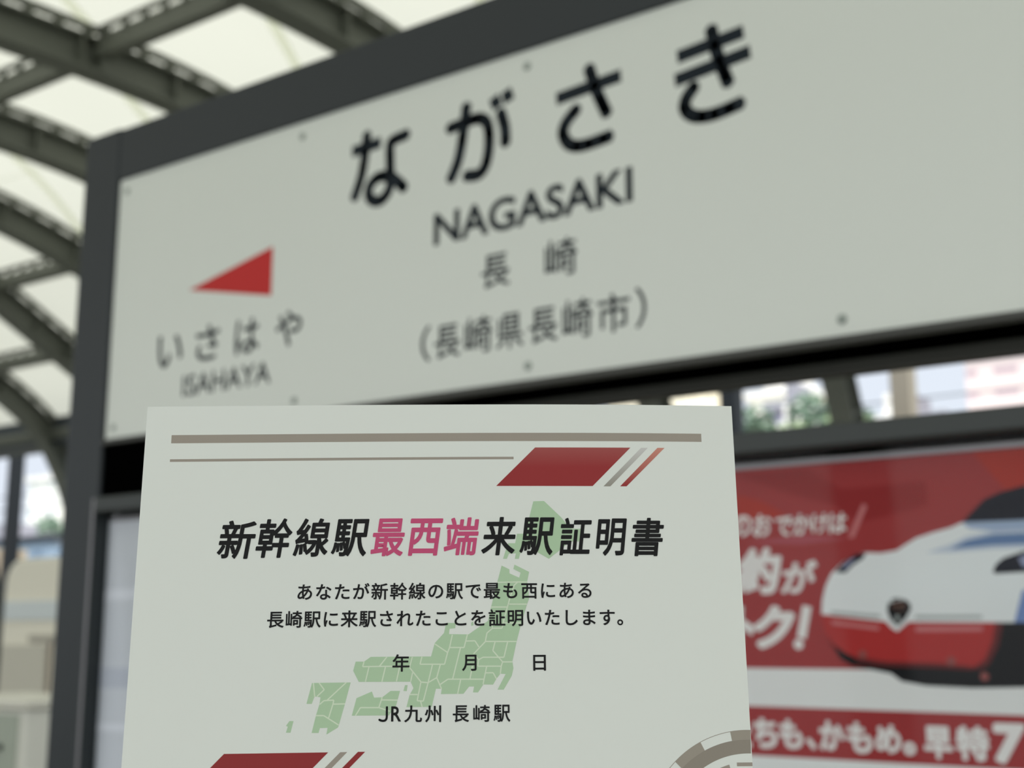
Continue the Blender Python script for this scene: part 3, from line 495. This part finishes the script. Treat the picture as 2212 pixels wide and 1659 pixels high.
flat('issuer_lettering', [J_]+[fit(c, b, 0.017, 0, True) for c, b in (('R', (88.9, 92.2, 104.9, 109.85)), ('九', (93.3, 99.25, 104.65, 110.15)), ('州', (100.15, 105.6, 104.7, 110.2)), ('長', (109.5, 114.95, 104.75, 110.25)), ('崎', (116.35, 122.05, 104.7, 110.2)), ('駅', (123.15, 128.8, 104.65, 110.25)))], on_paper, P_BLACK, paper, L3)
# the round taupe emblem that the sheet's right edge cuts off
EX, EY = 208.6, 149.4
def arc_piece(r0, r1, a0, a1, n=24):
    P = [(EX+r1*math.cos(a0+(a1-a0)*i/n), EY+r1*math.sin(a0+(a1-a0)*i/n)) for i in range(n+1)]+[(EX+r0*math.cos(a1+(a0-a1)*i/n), EY+r0*math.sin(a1+(a0-a1)*i/n)) for i in range(n+1)]
    vs = [(min(max(x, 0), 209.98), min(y, 147.95)) for x, y in P]
    return vs, [(i, i+1, 2*n-i, 2*n+1-i) for i in range(n)]
def ang(x, y): return math.atan2(y-EY, x-EX)
a1, a2, a3 = ang(183.9, 123.7), ang(192.68, 117.46), ang(203.0, 114.23); aR = ang(209.98, 113.6)
em = flat('emblem_teeth', [arc_piece(32.8, 35.95, a1, a2), arc_piece(32.8, 35.95, a3, aR), arc_piece(32.8, 35.95, -math.pi+0.02, -math.pi+0.16, 6), arc_piece(32.8, 35.95, -math.pi+0.42, a1-0.28, 8), arc_piece(35.75, 35.95, -math.pi+0.02, aR, 40)], on_paper, ink('print_taupe_light', (158, 150, 136)), paper, L1)
flat('emblem_ring', [arc_piece(28.3, 32.8, -math.pi+0.02, aR, 40)], on_paper, ink('print_taupe_dark', (146, 138, 125)), paper, L1)
flat('emblem_hub', [poly([(204.65, 124.0), (209.98, 124.0), (209.98, 125.2), (204.65, 125.2)]), arc_piece(20.5, 25.6, ang(198.45, 125.7)-0.1, ang(202.03, 124.6), 8)], on_paper, P_GREY, paper, L1)

# ================================================================ BEHIND THE LEFT POST: booth and cabinet
CREAM = mat('cream_panel', (240, 236, 220), 0.5, 0, 0.4, 0.05, 1.2); CREAM_D = mat('dark_cream_panel', (178, 174, 162), 0.6, 0, 0.3, 0.05, 2)
booth = thing('platform_booth', 'cream rounded-corner booth seen left of the slate sign post', 'booth', (-11.5, 10, 0))
def rounded(x0, x1, z0, z1, r, n=8):
    P = [(x0, z0), (x1, z0), (x1, z1-r)]+[(x1-r+r*math.cos(a*math.pi/2/n), z1-r+r*math.sin(a*math.pi/2/n)) for a in range(1, n+1)]
    return P+[(x0+r-r*math.sin(a*math.pi/2/n), z1-r+r*math.cos(a*math.pi/2/n)) for a in range(0, n+1)]
P = rounded(-13.98, -11.6, 0, 0.91+H, 0.30)
mb = MB(); mb.loft([[(x, 9.0, z) for x, z in P], [(x, 11.0, z) for x, z in P]]); mb.build('body', CREAM, booth, bevel=0.02)
mb = MB(); mb.box(-13.93, -11.7, 8.975, 9.0, 0.20+H, 0.42+H); mb.build('pale_band', mat('pale_blue_panel', (214, 222, 224), 0.4, 0, 0.4, 0.03, 2), booth, bevel=0.005)
mb = MB(); mb.box(-13.40, -11.9, 8.97, 9.0, -0.05+H, 0.03+H); mb.build('vent_slot', CREAM_D, booth)  # slot in a darker cream than the body
mb = MB(); mb.box(-13.02, -12.99, 8.98, 9.0, 0, -0.05+H); mb.build('joint_strip', mat('brown_joint', (130, 112, 98), 0.7, 0, 0.2, 0.05, 4), booth)
mb = MB(); mb.box(-13.93, -13.05, 8.98, 9.0, 0.03, -0.08+H); mb.build('lower_panel', mat('cream_lower', (206, 203, 190), 0.55, 0, 0.3, 0.05, 2), booth, bevel=0.004)
cab = thing('white_cabinet', 'low white cabinet with a flat lid and recessed door beside the cream booth', 'cabinet', (-7.1, 4.8, 0))
WC = mat('white_cabinet_paint', (228, 228, 218), 0.5, 0, 0.4, 0.04, 2)
mb = MB(); mb.box(-7.60, -6.68, 4.5, 5.1, 0.0, -0.405+H); mb.build('body', WC, cab, bevel=0.01)
mb = MB(); mb.box(-7.63, -6.655, 4.47, 5.13, -0.400+H, -0.345+H); mb.build('lid', mat('cabinet_lid_paint', (226, 224, 212), 0.45, 0, 0.4, 0.04, 2), cab, bevel=0.012)
mb = MB(); mb.box(-7.53, -6.75, 4.49, 4.499, 0.08, -0.43+H); dr = mb.build('door', mat('cabinet_door', (172, 180, 166), 0.5, 0, 0.4, 0.04, 2), cab, bevel=0.004)
mb = MB(); mb.tube([(-6.90, 4.488, -0.615+H), (-6.90, 4.46, -0.615+H)], 0.018, 10); mb.build('knob', SLATE_D, dr)

# ================================================================ THE TOWN BEYOND
def building(name, label, x0, x1, y0, y1, ztop, m, roofm, g=None):
    t = thing(name, label, 'building', ((x0+x1)/2, (y0+y1)/2, -8.6), g)
    mb = MB(); mb.box(x0, x1, y0, y1, -8.6, ztop+H); mb.build('walls', m, t)
    mb = MB(); mb.box(x0-0.2, x1+0.2, y0-0.2, y1+0.2, ztop+H, ztop+H+0.5); mb.build('roof_parapet', roofm, t)
    mb = MB(); mb.box(x0+(x1-x0)*0.3, x0+(x1-x0)*0.6, y0+1, y0+3, ztop+H+0.5, ztop+H+1.6); mb.build('roof_plant_box', roofm, t)
    return t
F_PINK = facade_mat('pink_facade', (222, 206, 204), (190, 168, 178), 1.8, 1.0, fh=0.35); F_WHITE = facade_mat('white_facade', (238, 238, 232), (150, 166, 178), 2.6, 2.6, fh=0.4)
F_CREAM = facade_mat('cream_facade', (240, 230, 206), (170, 170, 160), 3.0, 2.8, fh=0.42); F_BLUE = facade_mat('blue_grey_facade', (128, 146, 166), (96, 116, 140), 2.2, 2.0, fh=0.4); F_TAN = facade_mat('tan_facade', (160, 150, 134), (148, 138, 122), 2.2, 2.0, fh=0.4); F_LILAC = facade_mat('lilac_facade', (168, 160, 188), (130, 124, 150), 2.2, 2.0, fh=0.4)
R_PALE = mat('pale_roof', (228, 226, 222), 0.8, 0, 0.2, 0.05, 0.5); R_GREY = mat('grey_roof', (150, 150, 158), 0.8, 0, 0.2, 0.05, 0.5)
building('apartment_block', 'big pinkish apartment block at the right end of the gap', -17.7, -8, 60, 74, 12.9, F_PINK, R_PALE)
building('apartment_block', 'grey lilac house left of the pink apartment block', -22.6, -18.9, 60, 68, 9.9, F_LILAC, R_GREY)
building('office_block', 'white office block behind the trees in the middle of the gap', -47.9, -44.4, 100, 112, 20.0, F_WHITE, R_PALE)
building('office_block', 'cream slab building between the two tree groups', -43.0, -41.9, 98, 108, 19.8, F_CREAM, R_PALE)
building('house', 'lilac grey house between trees in the gap', -28.6, -26.6, 62, 67, 11.6, F_LILAC, R_GREY)
building('house', 'small white house under the trees in the gap', -26.3, -23.6, 56, 60, 9.35, F_WHITE, R_PALE)
building('house', 'white house low behind the beige column', -19.6, -18.0, 52, 58, 8.55, F_WHITE, R_PALE)
building('office_block', 'pale block above the certificate top edge', -57, -49.5, 92, 102, 20.5, F_CREAM, R_PALE)
building('office_block', 'white block seen left of the dark column behind the leaning leg', -97, -92.6, 64, 76, 12.8, F_WHITE, R_PALE)
building('office_block', 'white and pink block between the column and the leaning leg', -91.5, -84, 64, 76, 11.0, F_WHITE, R_PALE)
building('storehouse', 'low tan storehouse just left of the cream booth top', -54, -47.0, 30, 36, 2.1, F_TAN, mat('tan_roof', (156, 146, 130), 0.8, 0, 0.2, 0.05, 0.5))
building('office_block', 'low blue grey hall behind the railing', -91, -76, 52, 56, 6.3, F_BLUE, R_GREY)
def tree(label, x, y, zt, r, m, zb=-8.6, g=None):
    t = thing('broadleaf_tree', label, 'tree', (x, y, zb), g)
    mb = MB(); mb.tube([(x, y, zb), (x+0.1, y, (zb+zt+H)/2), (x, y, zt+H-r)], 0.22, 7); mb.build('trunk', mat('bark', (96, 82, 70), 0.9, 0, 0.1, 0.2, 3), t)
    mb = MB(); rn = random.Random(int(x*37+y))
    for _ in range(260):
        a, b, q = rn.uniform(0, 6.283), rn.uniform(-1, 1), rn.random()**0.33; s_ = math.sqrt(1-b*b)
        p = Vector((x+r*q*s_*math.cos(a), y+r*q*s_*math.sin(a), zt+H-r*0.95+r*0.95*q*b)); u_ = Vector((rn.uniform(-1,1), rn.uniform(-1,1), rn.uniform(-1,1))).normalized(); v_ = u_.orthogonal().normalized(); ls = r*0.2
        mb.add([p-u_*ls, p+v_*ls*0.6, p+u_*ls, p-v_*ls*0.6], [(0, 1, 2, 3)])
    mb.build('crown', m, t); return t
LEAF = mat('leaf_green', (118, 140, 122), 0.8, 0, 0.2, 0.3, 1.0); LEAF2 = mat('leaf_light', (158, 176, 140), 0.8, 0, 0.2, 0.3, 1.0)
tree('dark round tree beside the black column in the gap', -18.9, 40, 7.75, 0.72, LEAF)
tree('pale green tree in the middle of the gap', -21.2, 50, 9.95, 0.95, LEAF)
tree('small tree in front of the lilac house', -24.9, 54, 9.6, 0.9, LEAF2)
tree('low bushy tree at the left foot of the gap', -17.5, 40, 7.1, 0.8, LEAF2)
tree('low bushy tree near the leaning leg', -15.6, 40, 7.35, 0.9, LEAF2)
tree('wide tree beside the leaning leg', -17.0, 44, 8.2, 0.8, LEAF)
tree('tree in front of the white block left of the sign', -88, 60, 9.2, 1.3, LEAF)
for i, (dz, lab) in enumerate(((0, 'upper overhead wire crossing the right end of the gap'), (-0.35, 'lower overhead wire crossing the right end of the gap'))):
    mb = MB(); mb.tube([(-60, 20, H+3.85+dz), (-20, 20, H+3.62+dz), (20, 20, H+3.85+dz)], 0.012, 6)
    tag(mb.build('overhead_wire', COLUMN), lab, 'wire')
